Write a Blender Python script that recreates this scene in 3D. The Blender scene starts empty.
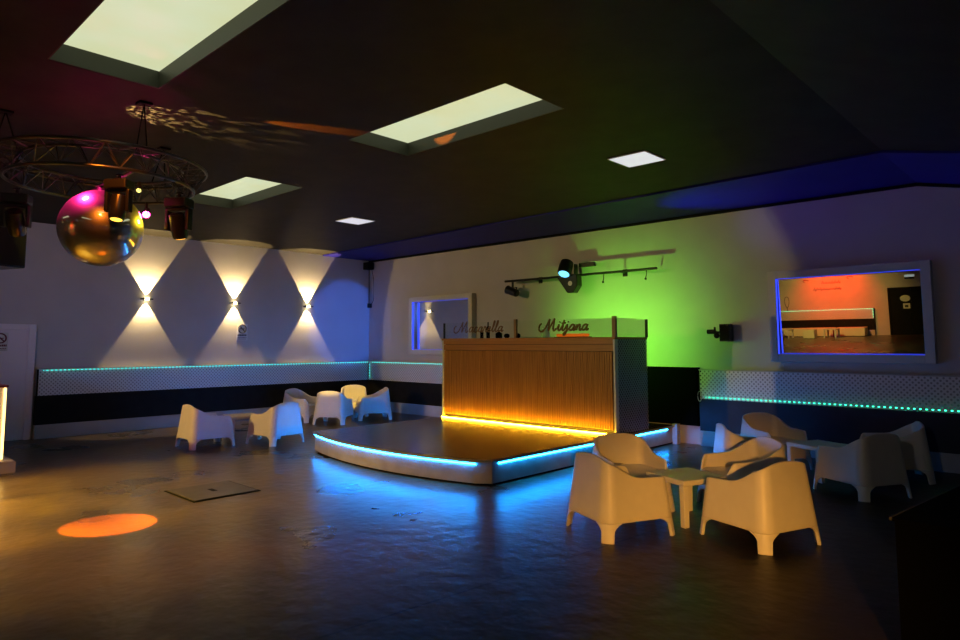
import bpy, bmesh, math, random
from mathutils import Vector, Matrix
random.seed(7)
PI = math.pi
S = bpy.context.scene
COL = S.collection
ZC = 4.155          # ceiling height

# ------------------------------------------------------------------ materials
def mat(name, base=(.5, .5, .5), rough=.5, metal=0., emit=None, strength=0., spec=.5, coat=0., trans=0., ior=1.45, alpha=1.):
    m = bpy.data.materials.new(name); m.use_nodes = True
    b = m.node_tree.nodes['Principled BSDF']
    b.inputs['Base Color'].default_value = (*base, 1)
    b.inputs['Roughness'].default_value = rough
    b.inputs['Metallic'].default_value = metal
    b.inputs['Specular IOR Level'].default_value = spec
    b.inputs['Coat Weight'].default_value = coat
    b.inputs['Transmission Weight'].default_value = trans
    b.inputs['IOR'].default_value = ior
    b.inputs['Alpha'].default_value = alpha
    if emit:
        b.inputs['Emission Color'].default_value = (*emit, 1)
        b.inputs['Emission Strength'].default_value = strength
    return m

def N(m, t, **kw):
    n = m.node_tree.nodes.new(t)
    for k, v in kw.items(): setattr(n, k, v)
    return n
def L(m, a, b): m.node_tree.links.new(a, b)
def bsdf(m): return m.node_tree.nodes['Principled BSDF']

def noisy(m, c1, c2, scale=5., detail=4., lo=.35, hi=.65, bump=0., bscale=30., coord='Object', rough=None, stretch=None):
    tc = N(m, 'ShaderNodeTexCoord'); no = N(m, 'ShaderNodeTexNoise')
    no.inputs['Scale'].default_value = scale; no.inputs['Detail'].default_value = detail
    src = tc.outputs[coord]
    if stretch:
        mp = N(m, 'ShaderNodeMapping'); mp.inputs['Scale'].default_value = stretch
        L(m, src, mp.inputs['Vector']); src = mp.outputs['Vector']
    L(m, src, no.inputs['Vector'])
    cr = N(m, 'ShaderNodeValToRGB')
    cr.color_ramp.elements[0].position = lo; cr.color_ramp.elements[1].position = hi
    cr.color_ramp.elements[0].color = (*c1, 1); cr.color_ramp.elements[1].color = (*c2, 1)
    L(m, no.outputs['Fac'], cr.inputs['Fac']); L(m, cr.outputs['Color'], bsdf(m).inputs['Base Color'])
    if rough:
        mr = N(m, 'ShaderNodeMapRange')
        mr.inputs['From Min'].default_value = .3; mr.inputs['From Max'].default_value = .7
        mr.inputs['To Min'].default_value = rough[0]; mr.inputs['To Max'].default_value = rough[1]
        L(m, no.outputs['Fac'], mr.inputs['Value']); L(m, mr.outputs['Result'], bsdf(m).inputs['Roughness'])
    if bump:
        n2 = N(m, 'ShaderNodeTexNoise'); n2.inputs['Scale'].default_value = bscale; n2.inputs['Detail'].default_value = 3
        L(m, src, n2.inputs['Vector'])
        bp = N(m, 'ShaderNodeBump'); bp.inputs['Strength'].default_value = bump; bp.inputs['Distance'].default_value = .02
        L(m, n2.outputs['Fac'], bp.inputs['Height']); L(m, bp.outputs['Normal'], bsdf(m).inputs['Normal'])
    return m

M = {}
M['wall'] = noisy(mat('wall_paint', rough=.75), (.50, .48, .50), (.54, .52, .54), 1.5, bump=.06, bscale=60)
M['ceil'] = noisy(mat('black_ceiling_paint', rough=.6, spec=.12), (.024, .021, .017), (.034, .030, .025), 3., bump=.08, bscale=9)
M['ceil_blue_light'] = noisy(mat('painted_blue_light_strip', rough=.6, spec=.3), (.010, .007, .22), (.013, .009, .25), 2.)  # blue light falling on the ceiling, put into the strip's colour
M['black'] = noisy(mat('black_paint', rough=.7, spec=.15), (.003, .003, .0035), (.005, .005, .0055), 4.)
M['black_gloss'] = mat('black_plastic', (.012, .012, .013), .28)
M['black_metal'] = mat('black_metal', (.03, .03, .03), .35, .6)
M['vinyl'] = noisy(mat('black_vinyl', rough=.6, spec=.2), (.004, .004, .005), (.007, .007, .008), 6., bump=.05)
M['navy'] = noisy(mat('navy_vinyl', rough=.5, spec=.4), (.008, .011, .034), (.011, .015, .044), 6., bump=.05)
M['base'] = noisy(mat('grey_baseboard', rough=.45), (.42, .42, .43), (.47, .47, .48), 3.)
M['grey_back'] = mat('light_box_back', (.34, .34, .35), .6)
M['slat_back'] = mat('slat_backing', (.02, .010, .004), .6)
M['matt_black'] = mat('matt_black', (.0012, .0012, .0012), .9, spec=.04)
M['edge_grey'] = mat('edge_grey', (.045, .043, .040), .6)
M['white'] = mat('white_satin', (.62, .61, .60), .4)
M['frame'] = mat('frame_white', (.60, .59, .58), .5)
M['door'] = mat('door_white', (.84, .78, .84), .45)
M['chair'] = noisy(mat('moulded_plastic', rough=.42), (.66, .63, .58), (.69, .66, .61), 8., bump=.03, bscale=120)
M['table'] = noisy(mat('table_plastic', rough=.42), (.66, .64, .56), (.69, .67, .59), 8.)
M['alu'] = mat('truss_aluminium', (.10, .10, .10), .3, .9)
M['steel'] = mat('steel', (.5, .5, .5), .3, 1.)
M['mirror'] = mat('mirror_glass', (.86, .87, .88), .008, 1.)
M['ball'] = mat('mirror_ball_skin', (.82, .80, .76), .045, 1.)
bm_ = M['ball']; nt_ = bm_.node_tree; out_ = [n for n in nt_.nodes if n.type == 'OUTPUT_MATERIAL'][0]
g_ = nt_.nodes.new('ShaderNodeBsdfGlossy'); g_.inputs['Color'].default_value = (.8, .78, .76, 1); g_.inputs['Roughness'].default_value = .42
mx_ = nt_.nodes.new('ShaderNodeMixShader'); mx_.inputs['Fac'].default_value = .30
nt_.links.new(bsdf(bm_).outputs[0], mx_.inputs[1]); nt_.links.new(g_.outputs[0], mx_.inputs[2]); nt_.links.new(mx_.outputs[0], out_.inputs['Surface'])
M['glass'] = mat('screen_glass', (.93, .98, .95), .02, 0, trans=1., ior=1.15, spec=.5)
M['bottle'] = mat('dark_bottle_glass', (.008, .012, .008), .12)
M['jar'] = mat('pale_jar', (.90, .94, .86), .3, trans=.75, ior=1.2)
M['oval'] = mat('oval_sign', (.62, .68, .60), .4)
M['hatch'] = noisy(mat('hatch_plate', rough=.38, metal=.2), (.055, .048, .042), (.085, .074, .062), 5.)
M['sign_white'] = mat('sign_white', (.7, .69, .68), .5)
M['sign_dark'] = mat('sign_dark', (.03, .03, .035), .5)
M['sign_red'] = mat('sign_red', (.16, .015, .04), .5)
M['conc'] = noisy(mat('stage_concrete', rough=.5), (.34, .29, .24), (.42, .36, .30), 4., bump=.08)
M['lip'] = mat('stage_lip', (.36, .35, .34), .35, .3)
M['letter'] = mat('letter_wood', (.25, .125, .055), .5)
M['mud'] = mat('pale_cube_vinyl', (.78, .76, .60), .5)

def emis(name, col, s):
    m = mat(name, (.02, .02, .02), .4, emit=col, strength=s); return m
M['led_cyan'] = emis('led_cyan', (.006, .27, 1.), 115.)
M['led_yellow'] = emis('led_yellow', (1., .56, .018), 120.)
M['led_green'] = emis('led_green', (.03, .95, .42), 5.)
M['led_teal'] = emis('led_teal', (.04, .85, .60), 3.4)
M['led_blue'] = emis('led_blue', (.03, .06, 1.), 1.8)
M['led_warm'] = emis('led_warm', (1., .62, .18), 4.)
M['lens_warm'] = emis('sconce_lens', (1., .78, .38), 22.)
M['lens_pink'] = emis('lens_pink', (1., .03, .28), 70.)
M['lens_amber'] = emis('lens_amber', (1., .50, .05), 3.)
M['lens_yellow'] = emis('lens_yellow', (1., .85, .20), 2.)
M['lens_cyan'] = emis('lens_cyan', (.15, .62, 1.), 2.2)
M['orange_glow'] = emis('orange_glow', (1., .17, .01), .55)
M['led_cyan_side'] = emis('led_cyan_side', (.004, .25, 1.), 420.)
M['panel'] = emis('panel_light', (.86, .84, .90), .82)
M['exit'] = emis('exit_face', (.55, .65, .60), .45)
M['skyglass'] = emis('skylight_glazing', (.70, .75, .44), .92)
# dirt and tint on the skylight sheet: a property of the plastic, seen as slow mottling of the daylight through it
m = M['skyglass']
tc = N(m, 'ShaderNodeTexCoord'); no = N(m, 'ShaderNodeTexNoise'); no.inputs['Scale'].default_value = 1.3; no.inputs['Detail'].default_value = 3
L(m, tc.outputs['Object'], no.inputs['Vector'])
cr = N(m, 'ShaderNodeValToRGB'); cr.color_ramp.elements[0].position = .3; cr.color_ramp.elements[1].position = .7
cr.color_ramp.elements[0].color = (.70, .72, .40, 1); cr.color_ramp.elements[1].color = (.70, .78, .52, 1)
L(m, no.outputs['Fac'], cr.inputs['Fac']); L(m, cr.outputs['Color'], bsdf(m).inputs['Emission Color'])
M['well'] = mat('skylight_well', (.045, .047, .038), .5)

# floor: dark polished screed with saw-cut joints
m = mat('polished_screed', (.05, .045, .04), .25, ior=1.5)
noisy(m, (.024, .018, .009), (.150, .108, .050), .8, detail=5, lo=.27, hi=.74, bump=0, rough=(.25, .36), stretch=(1, 1, 1))
tc = N(m, 'ShaderNodeTexCoord'); nb = N(m, 'ShaderNodeTexNoise'); nb.inputs['Scale'].default_value = 6.; nb.inputs['Detail'].default_value = 2.
L(m, tc.outputs['Object'], nb.inputs['Vector'])
sx = N(m, 'ShaderNodeSeparateXYZ'); L(m, tc.outputs['Object'], sx.inputs['Vector'])
ad = N(m, 'ShaderNodeMath', operation='ADD'); ad.inputs[1].default_value = -11.36 + 5.8 * 10
ml = N(m, 'ShaderNodeMath', operation='MULTIPLY_ADD'); ml.inputs[1].default_value = -.098; ml.inputs[2].default_value = -.876
L(m, sx.outputs['Y'], ml.inputs[0])
a2 = N(m, 'ShaderNodeMath', operation='ADD'); L(m, sx.outputs['X'], a2.inputs[0]); L(m, ml.outputs[0], a2.inputs[1])
L(m, a2.outputs[0], ad.inputs[0])
md = N(m, 'ShaderNodeMath', operation='PINGPONG'); md.inputs[1].default_value = 2.9; L(m, ad.outputs[0], md.inputs[0])
lt = N(m, 'ShaderNodeMath', operation='LESS_THAN'); lt.inputs[1].default_value = .011; L(m, md.outputs[0], lt.inputs[0])
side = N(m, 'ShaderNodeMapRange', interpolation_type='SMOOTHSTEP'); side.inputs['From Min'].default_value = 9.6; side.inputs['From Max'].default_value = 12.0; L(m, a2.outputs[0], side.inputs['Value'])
rsrc = bsdf(m).inputs['Roughness'].links[0].from_socket
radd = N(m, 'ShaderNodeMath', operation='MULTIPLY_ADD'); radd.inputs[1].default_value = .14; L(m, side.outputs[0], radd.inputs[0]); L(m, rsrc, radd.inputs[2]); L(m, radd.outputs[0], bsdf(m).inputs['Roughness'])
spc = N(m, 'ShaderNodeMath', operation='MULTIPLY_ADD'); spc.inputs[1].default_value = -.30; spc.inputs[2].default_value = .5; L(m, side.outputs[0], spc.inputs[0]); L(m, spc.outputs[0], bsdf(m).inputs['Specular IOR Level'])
unlit_dk = N(m, 'ShaderNodeMixRGB', blend_type='MULTIPLY'); unlit_dk.inputs['Color2'].default_value = (.30, .29, .28, 1); L(m, side.outputs[0], unlit_dk.inputs['Fac'])  # unlit look of the right-hand floor painted into its base colour
L(m, bsdf(m).inputs['Base Color'].links[0].from_socket, unlit_dk.inputs['Color1']); L(m, unlit_dk.outputs['Color'], bsdf(m).inputs['Base Color'])
mix = N(m, 'ShaderNodeMixRGB'); mix.inputs['Color2'].default_value = (.004, .004, .004, 1)
src = bsdf(m).inputs['Base Color'].links[0].from_socket
L(m, src, mix.inputs['Color1']); L(m, lt.outputs[0], mix.inputs['Fac']); L(m, mix.outputs['Color'], bsdf(m).inputs['Base Color'])
bp = N(m, 'ShaderNodeBump'); bp.inputs['Strength'].default_value = .5; bp.inputs['Distance'].default_value = .02
L(m, nb.outputs['Fac'], bp.inputs['Height']); L(m, bp.outputs['Normal'], bsdf(m).inputs['Normal'])
M['floor'] = m

# wood
def wood(name, c1, c2, scale=(1, 1, 1), rough=.4):
    m = mat(name, c1, rough)
    noisy(m, c1, c2, 3., detail=6, lo=.25, hi=.75, stretch=scale); return m
M['slat'] = wood('bar_slat_wood', (.32, .135, .026), (.56, .255, .058), (14, 14, .5))
M['fascia'] = wood('bar_fascia_wood', (.27, .110, .024), (.44, .195, .048), (.5, 8, 26))
M['deck'] = wood('stage_deck_boards', (.085, .044, .022), (.17, .090, .044), (.8, 6, 6), .22)

# perforated metal sheet: real round holes by transparency
def perforated(name, base, pitch, r, metal=.35, rough=.4):
    m = mat(name, base, rough, metal)
    tc = N(m, 'ShaderNodeTexCoord'); s = N(m, 'ShaderNodeSeparateXYZ'); L(m, tc.outputs['Object'], s.inputs['Vector'])
    u = N(m, 'ShaderNodeMath', operation='ADD'); L(m, s.outputs['X'], u.inputs[0]); L(m, s.outputs['Y'], u.inputs[1])
    def lat(op):
        a = N(m, 'ShaderNodeMath', operation=op); L(m, u.outputs[0], a.inputs[0]); L(m, s.outputs['Z'], a.inputs[1])
        b = N(m, 'ShaderNodeMath', operation='DIVIDE'); L(m, a.outputs[0], b.inputs[0]); b.inputs[1].default_value = pitch
        c = N(m, 'ShaderNodeMath', operation='FRACT'); L(m, b.outputs[0], c.inputs[0])
        d = N(m, 'ShaderNodeMath', operation='SUBTRACT'); L(m, c.outputs[0], d.inputs[0]); d.inputs[1].default_value = .5
        e = N(m, 'ShaderNodeMath', operation='MULTIPLY'); L(m, d.outputs[0], e.inputs[0]); L(m, d.outputs[0], e.inputs[1])
        return e
    p, q = lat('ADD'), lat('SUBTRACT')
    sm = N(m, 'ShaderNodeMath', operation='ADD'); L(m, p.outputs[0], sm.inputs[0]); L(m, q.outputs[0], sm.inputs[1])
    gt = N(m, 'ShaderNodeMath', operation='GREATER_THAN'); L(m, sm.outputs[0], gt.inputs[0]); gt.inputs[1].default_value = r * r
    L(m, gt.outputs[0], bsdf(m).inputs['Alpha'])
    return m
M['perf'] = perforated('perforated_sheet', (.74, .74, .76), .074, .30, metal=.15)
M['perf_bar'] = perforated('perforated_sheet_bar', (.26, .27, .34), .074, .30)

# ------------------------------------------------------------------ mesh helpers
def box(bm, x0, x1, y0, y1, z0, z1, T=None):
    vs = [Vector((x, y, z)) for x in (x0, x1) for y in (y0, y1) for z in (z0, z1)]
    if T is not None: vs = [T @ v for v in vs]
    v = [bm.verts.new(p) for p in vs]
    for f in ((0, 1, 3, 2), (4, 6, 7, 5), (0, 4, 5, 1), (2, 3, 7, 6), (0, 2, 6, 4), (1, 5, 7, 3)):
        bm.faces.new([v[i] for i in f])

def prism(bm, pts, z0, z1):
    n = len(pts)
    a = [bm.verts.new((p[0], p[1], z0)) for p in pts]; b = [bm.verts.new((p[0], p[1], z1)) for p in pts]
    bm.faces.new(a[::-1]); bm.faces.new(b)
    for i in range(n): bm.faces.new([a[i], a[(i + 1) % n], b[(i + 1) % n], b[i]])

def frame_axes(d):
    d = d.normalized(); u = d.cross(Vector((0, 0, 1)))
    if u.length < 1e-4: u = d.cross(Vector((1, 0, 0)))
    u.normalize(); return u, d.cross(u).normalized()

def tube(bm, pts, r, seg=8, closed=False, caps=True):
    pts = [Vector(p) for p in pts]; n = len(pts); rings = []
    for i, p in enumerate(pts):
        if closed: d = pts[(i + 1) % n] - pts[i - 1]
        else: d = pts[min(i + 1, n - 1)] - pts[max(i - 1, 0)]
        u, v = frame_axes(d)
        rr = r[i] if isinstance(r, (list, tuple)) else r
        rings.append([bm.verts.new(p + (u * math.cos(a) + v * math.sin(a)) * rr) for a in [2 * PI * k / seg for k in range(seg)]])
    for i in range(n if closed else n - 1):
        A, B = rings[i], rings[(i + 1) % n]
        for k in range(seg): bm.faces.new([A[k], A[(k + 1) % seg], B[(k + 1) % seg], B[k]])
    if caps and not closed:
        bm.faces.new(rings[0][::-1]); bm.faces.new(rings[-1])

def cyl(bm, p, q, r, seg=16, r2=None):
    tube(bm, [p, q], [r, r if r2 is None else r2], seg)

def lathe(bm, prof, c=(0, 0, 0), seg=20, T=None):
    rings = []
    for r, z in prof:
        ring = []
        for k in range(seg):
            a = 2 * PI * k / seg
            v = Vector((c[0] + r * math.cos(a), c[1] + r * math.sin(a), c[2] + z))
            ring.append(bm.verts.new(T @ v if T is not None else v))
        rings.append(ring)
    for A, B in zip(rings, rings[1:]):
        for k in range(seg): bm.faces.new([A[k], A[(k + 1) % seg], B[(k + 1) % seg], B[k]])
    bm.faces.new(rings[0][::-1]); bm.faces.new(rings[-1])

def sphere(bm, c, r, su=24, sv=14, T=None):
    mt = Matrix.Translation(c)
    if T is not None: mt = T @ mt
    bmesh.ops.create_uvsphere(bm, u_segments=su, v_segments=sv, radius=r, matrix=mt)

def NB(): return bmesh.new()

def obj(name, bm, m, parent=None, smooth=None, bevel=0., loc=None):
    bmesh.ops.recalc_face_normals(bm, faces=bm.faces)
    me = bpy.data.meshes.new(name); bm.to_mesh(me); bm.free()
    o = bpy.data.objects.new(name, me); COL.objects.link(o)
    me.materials.append(M[m] if isinstance(m, str) else m)
    if smooth is not None:
        for p in me.polygons: p.use_smooth = True
        me.set_sharp_from_angle(angle=math.radians(smooth))
    if bevel:
        b = o.modifiers.new('bevel', 'BEVEL'); b.width = bevel; b.segments = 2; b.limit_method = 'ANGLE'; b.angle_limit = math.radians(50)
    if parent is not None: o.parent = parent
    if loc is not None: o.location = loc
    return o

def tag(o, label, cat, group=None):
    o['label'] = label; o['category'] = cat
    if group: o['group'] = group
    return o

def thing(name, label, cat, loc=(0, 0, 0), rz=0., group=None):
    o = bpy.data.objects.new(name, None); COL.objects.link(o)
    o.empty_display_size = .1
    o.location = loc; o.rotation_euler = (0, 0, rz); return tag(o, label, cat, group)

def struct(o): o['kind'] = 'structure'; return o

def b1(name, m, parent, *boxes, **kw):
    bm = NB()
    for b in boxes: box(bm, *b)
    return obj(name, bm, m, parent, **kw)

def dup(root, loc, rz, label, group=None):
    r = root.copy(); COL.objects.link(r); r.location = loc; r.rotation_euler = (0, 0, rz); r['label'] = label
    if group: r['group'] = group
    for ch in root.children:
        c = ch.copy(); COL.objects.link(c); c.parent = r
        for g in ch.children:
            d = g.copy(); COL.objects.link(d); d.parent = c
    return r

# ------------------------------------------------------------------ the room
XW, YW = 20., -25.       # right wall, front wall behind the camera
XR = 13.1                # where the ceiling starts to fall
SL = .22
struct(b1('floor', 'floor', None, (-.2, XW + .2, YW - .2, .2, -.15, 0)))
struct(b1('wall_left', 'wall', None, (-.2, 0, YW - .2, .2, 0, ZC + .3)))
struct(b1('wall_back', 'wall', None, (0, XW + .2, 0, .2, 0, ZC + .3)))
struct(b1('wall_front', 'wall', None, (0, XW + .2, YW - .2, YW, 0, ZC + .3)))
struct(b1('wall_right', 'wall', None, (XW, XW + .2, YW, 0, 0, ZC + .3)))

sky = []
for (xa, xb) in ((3.97, 6.24), (8.68, 11.12)):
    for (ya, yb) in ((-6.92, -6.0), (-9.93, -9.03), (-13.0, -12.1), (-16.0, -15.1), (-19.0, -18.1)):
        if xa < 5 and -10 < ya < -9: continue
        sky.append((xa, xb, ya, yb))
xs = sorted({0., XR} | {v for s in sky for v in s[:2]}); ys = sorted({YW, 0.} | {v for s in sky for v in s[2:]})
bm = NB()
TH = .22
for i in range(len(xs) - 1):
    for j in range(len(ys) - 1):
        cx, cy = (xs[i] + xs[i + 1]) / 2, (ys[j] + ys[j + 1]) / 2
        if any(s[0] < cx < s[1] and s[2] < cy < s[3] for s in sky): continue
        box(bm, xs[i], xs[i + 1], ys[j], ys[j + 1], ZC, ZC + TH)
zr = ZC - SL * (XW - XR)
v = [bm.verts.new(p) for p in ((XR, YW, ZC), (XW, YW, zr), (XW, 0, zr), (XR, 0, ZC), (XR, YW, ZC + TH), (XW, YW, zr + TH), (XW, 0, zr + TH), (XR, 0, ZC + TH))]
for f in ((0, 1, 2, 3), (4, 7, 6, 5), (0, 4, 5, 1), (2, 6, 7, 3), (1, 5, 6, 2), (0, 3, 7, 4)): bm.faces.new([v[k] for k in f])
bmesh.ops.remove_doubles(bm, verts=bm.verts, dist=1e-5)
struct(obj('ceiling', bm, 'ceil'))
for k, (xa, xb, ya, yb) in enumerate(sky):
    w = bpy.data.objects.new('window_%d' % (k + 1), None); COL.objects.link(w); struct(w)
    t, h = .012, .165
    b1('window_frame', 'well', w, (xa, xa + t, ya, yb, ZC + .002, ZC + h), (xb - t, xb, ya, yb, ZC + .002, ZC + h),
       (xa + t, xb - t, ya, ya + t, ZC + .002, ZC + h), (xa + t, xb - t, yb - t, yb, ZC + .002, ZC + h))
    b1('window_glass', 'skyglass', w, (xa, xb, ya, yb, ZC + h, ZC + h + .02))

# blue light along the back wall painted as a ceiling slab; black cornice under it
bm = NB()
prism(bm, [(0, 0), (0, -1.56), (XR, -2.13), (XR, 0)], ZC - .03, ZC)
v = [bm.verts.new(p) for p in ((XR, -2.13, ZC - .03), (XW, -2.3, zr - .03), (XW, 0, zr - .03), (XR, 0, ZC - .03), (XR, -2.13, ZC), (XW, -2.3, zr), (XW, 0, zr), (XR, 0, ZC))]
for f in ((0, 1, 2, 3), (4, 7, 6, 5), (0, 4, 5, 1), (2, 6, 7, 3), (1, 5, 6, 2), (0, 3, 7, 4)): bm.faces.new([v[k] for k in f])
struct(obj('trim_1', bm, 'ceil_blue_light'))
bm = NB(); box(bm, 0, XR, -.05, 0, ZC - .075, ZC - .031)
v = [bm.verts.new(p) for p in ((XR, -.05, ZC - .075), (XW, -.05, zr - .075), (XW, 0, zr - .075), (XR, 0, ZC - .075), (XR, -.05, ZC - .031), (XW, -.05, zr - .031), (XW, 0, zr - .031), (XR, 0, ZC - .031))]
for f in ((0, 1, 2, 3), (4, 7, 6, 5), (0, 4, 5, 1), (2, 6, 7, 3), (1, 5, 6, 2), (0, 3, 7, 4)): bm.faces.new([v[k] for k in f])
struct(obj('trim_2', bm, 'black'))

# door in the left wall
d = bpy.data.objects.new('door_1', None); COL.objects.link(d); struct(d)
b1('door_frame', 'door', d, (0, .06, -8.06, -7.94, 0, 2.18), (0, .06, -9.12, -9.0, 0, 2.18), (0, .06, -9.0, -8.06, 2.07, 2.18), bevel=.008)
b1('door_leaf', 'door', d, (.0, .025, -9.0, -8.06, .008, 2.07))
bm = NB(); cyl(bm, (.025, -8.92, 1.05), (.075, -8.92, 1.05), .012); cyl(bm, (.07, -8.92, 1.05), (.07, -8.80, 1.05), .010)
obj('door_handle', bm, 'steel', d, smooth=40)
# black double door in the front wall, seen in the mirror
d = bpy.data.objects.new('door_2', None); COL.objects.link(d); struct(d)
b1('door_frame', 'black', d, (7.62, 7.70, YW, YW + .08, 0, 2.25), (9.4, 9.48, YW, YW + .08, 0, 2.25), (7.70, 9.4, YW, YW + .08, 2.18, 2.25))
b1('door_leaf', 'black', d, (7.70, 8.545, YW, YW + .05, .008, 2.18)); b1('door_leaf', 'black', d, (8.555, 9.4, YW, YW + .05, .008, 2.18))

# ------------------------------------------------------------------ wall panelling (perforated band, black band, baseboard)
ZB, Z1, Z2 = .263, .815, 1.327
def dado(label, wall, a, b, led, band='vinyl', corner=False, led_m='led_green', ends=True):
    """wall: 'L' along y at x=0, 'B' along x at y=0, 'F' along x at the front wall"""
    t = thing('wall_panelling', label, 'wall panelling')
    def bx(bm, s0, s1, d0, d1, z0, z1):
        if wall == 'L': box(bm, d0, d1, s0, s1, z0, z1)
        elif wall == 'B': box(bm, s0, s1, -d1, -d0, z0, z1)
        else: box(bm, s0, s1, YW + d0, YW + d1, z0, z1)
    def part(n, m, *bs, **kw):
        bm = NB()
        for q in bs: bx(bm, *q)
        return obj(n, bm, m, t, **kw)
    part('baseboard', 'base', (a, b, 0, .12, 0.001, ZB), bevel=.006)
    part('black_band', band, (a, b, 0, .118, ZB, Z1))
    # casing of the light box: back, ledge, floor and end cheek
    part('light_box', 'grey_back', (a, b, 0, .07, Z1, Z2 - .012))
    part('ledge', 'base', (a, b, 0, .122, Z2 - .012, Z2))
    part('end_cheek', 'black', (a, a + .02, .07, .121, Z1 + .002, Z2 - .012)); part('end_cheek', 'black', (b - .02, b, .07, .121, Z1 + .002, Z2 - .012))
    part('perforated_sheet', 'perf', (a + .02, b - .02, .117, .12, Z1 + .001, Z2 - .012))
    bm = NB()
    for s in led:
        if s == 'top': bx(bm, a + .1, b - .02, .076, .084, Z2 - .040, Z2 - .026)
        if s == 'bottom': bx(bm, a + .1, b - .1, .076, .084, Z1 + .022, Z1 + .036)
        if s == 'start': bx(bm, a + .03, a + .045, .085, .095, Z1 + .04, Z2 - .05)
        if s == 'end': bx(bm, b - .045, b - .03, .085, .095, Z1 + .04, Z2 - .05)
    obj('led_strip', bm, led_m, t)
    return t
dado('black and perforated grey metal wall panelling under the three wall lights', 'L', -7.9, 0, ('top',), led_m='led_teal')
dado('perforated metal panelling from the corner to behind the bar', 'B', .13, 8.0, ('top', 'start'), led_m='led_teal')
dado('perforated metal panelling with green lit lower edge under the red mirror', 'B', 9.70, XW, ('bottom',), band='navy')
dado('wall panelling with lit ledge on the far wall, seen in the mirror', 'F', 1.0, 7.0, ('top', 'end'))

t = thing('black_cabinet', 'plain black cabinet against the wall right of the bar', 'cabinet')
b1('body', 'matt_black', t, (8.05, 9.68, -.135, -.01, .335, 1.36)); b1('door', 'matt_black', t, (8.9, 9.66, -.145, -.136, .36, 1.34))
bm = NB(); tube(bm, [(9.715 + .035 * math.cos(a), -.135, .86 + .085 * math.sin(a)) for a in [2 * PI * k / 24 for k in range(24)]], .008, 8, closed=True)
obj('cable_loop', bm, 'steel', t, smooth=60)

# ------------------------------------------------------------------ stage
SH = .325
t = thing('stage', 'low curved stage with blue lit edge under the wooden bar', 'stage')
arc = []
for k in range(25):
    u = k / 24; arc.append((5.16 + (9.27 - 5.16) * u, -5.08 - .37 * (1 - (2 * u - 1.06) ** 2 / 1.13)))
arc[-1] = (9.27, -5.08); arc[0] = (5.16, -5.06)
def offset(pts, dx, dy): return [(p[0] + dx, p[1] + dy) for p in pts]
def inset(d):  # shrink towards the stage's inside
    out = [(p[0] + d * (1 - 2 * i / 24), p[1] + d) for i, p in enumerate(arc)]
    return out
YB = -.137
bm = NB(); prism(bm, inset(.03) + [(9.24, YB), (5.19, YB)], .03, SH - .03); obj('fascia', bm, 'conc', t, smooth=30)
bm = NB(); prism(bm, inset(.05) + [(9.22, YB - .01), (5.21, YB - .01)], .0, .03); obj('plinth', bm, 'black', t)
bm = NB(); prism(bm, arc + [(9.27, YB), (5.16, YB)], SH - .03, SH - .004); obj('lip', bm, 'lip', t)
bm = NB(); prism(bm, inset(.035) + [(9.235, YB), (5.195, YB)], SH - .004, SH); obj('deck', bm, 'deck', t)
bm = NB(); pts = inset(.026)[0:24]; tube(bm, [(p[0] + .006, p[1], SH - .055) for p in pts], .0095, 6); obj('led_strip', bm, 'led_cyan', t)
bm = NB(); tube(bm, [(9.245, -4.93, SH - .055), (9.245, -.45, SH - .055)], .0095, 6); obj('led_strip', bm, 'led_cyan', t)
bm = NB(); tube(bm, [(5.184, -4.90, SH - .044), (5.184, -.5, SH - .044)], .0055, 6); obj('led_strip', bm, 'led_cyan_side', t)
b1('end_post', 'base', t, (9.24, 9.33, -.26, YB - .001, 0.001, .355))

# ------------------------------------------------------------------ bar
t = thing('bar_counter', 'wooden slatted bar counter with yellow lit foot on the stage', 'bar counter')
bx0, bx1, by0, by1 = 5.15, 9.20, -2.05, -1.02
ZT = 1.895; Z0 = SH + .002
bm = NB(); box(bm, bx0 + .04, bx1 - .04, by0 + .05, by0 + .09, Z0, ZT - .04); obj('front_panel', bm, 'slat_back', t)
bm = NB(); x = bx0 + .045; k = 0
while x < bx1 - .08:
    box(bm, x, x + .031, by0 + .018, by0 + .052, Z0 + .07, 1.655); x += .0475
obj('slats', bm, 'slat', t)
b1('fascia', 'fascia', t, (bx0 + .035, bx1 - .035, by0 + .004, by0 + .05, 1.78, ZT - .04), (bx0 + .035, bx1 - .035, by0 + .012, by0 + .05, 1.665, 1.772))
b1('corner_trim', 'frame', t, (bx0, bx0 + .035, by0, by0 + .09, Z0, ZT - .04)); b1('corner_trim', 'frame', t, (bx1 - .035, bx1, by0, by0 + .09, Z0, ZT - .04))
b1('counter_top', 'fascia', t, (bx0 - .01, bx1 + .01, by0 - .012, by0 + .42, ZT - .04, ZT), (bx1 - .40, bx1 + .01, by0 + .42, by1, ZT - .04, ZT), bevel=.006)
b1('work_shelf', 'black', t, (bx0 + .05, bx1 - .05, by0 + .092, by1 - .02, 1.18, 1.22))
b1('side_panel', 'perf_bar', t, (bx1 - .004, bx1, by0 + .09, by1, Z0, ZT - .04)); b1('side_backing', 'black', t, (bx1 - .05, bx1 - .025, by0 + .09, by1, Z0, ZT - .04))
b1('side_panel', 'perf_bar', t, (bx0, bx0 + .004, by0 + .09, by1, Z0, ZT - .04)); b1('side_backing', 'black', t, (bx0 + .025, bx0 + .05, by0 + .09, by1, Z0, ZT - .04))
bm = NB(); box(bm, bx0 + .05, bx1 - .05, by0 - .062, by0 - .046, Z0 + .004, Z0 + .016); obj('led_strip', bm, 'led_yellow', t)
zp = 2.235
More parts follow.
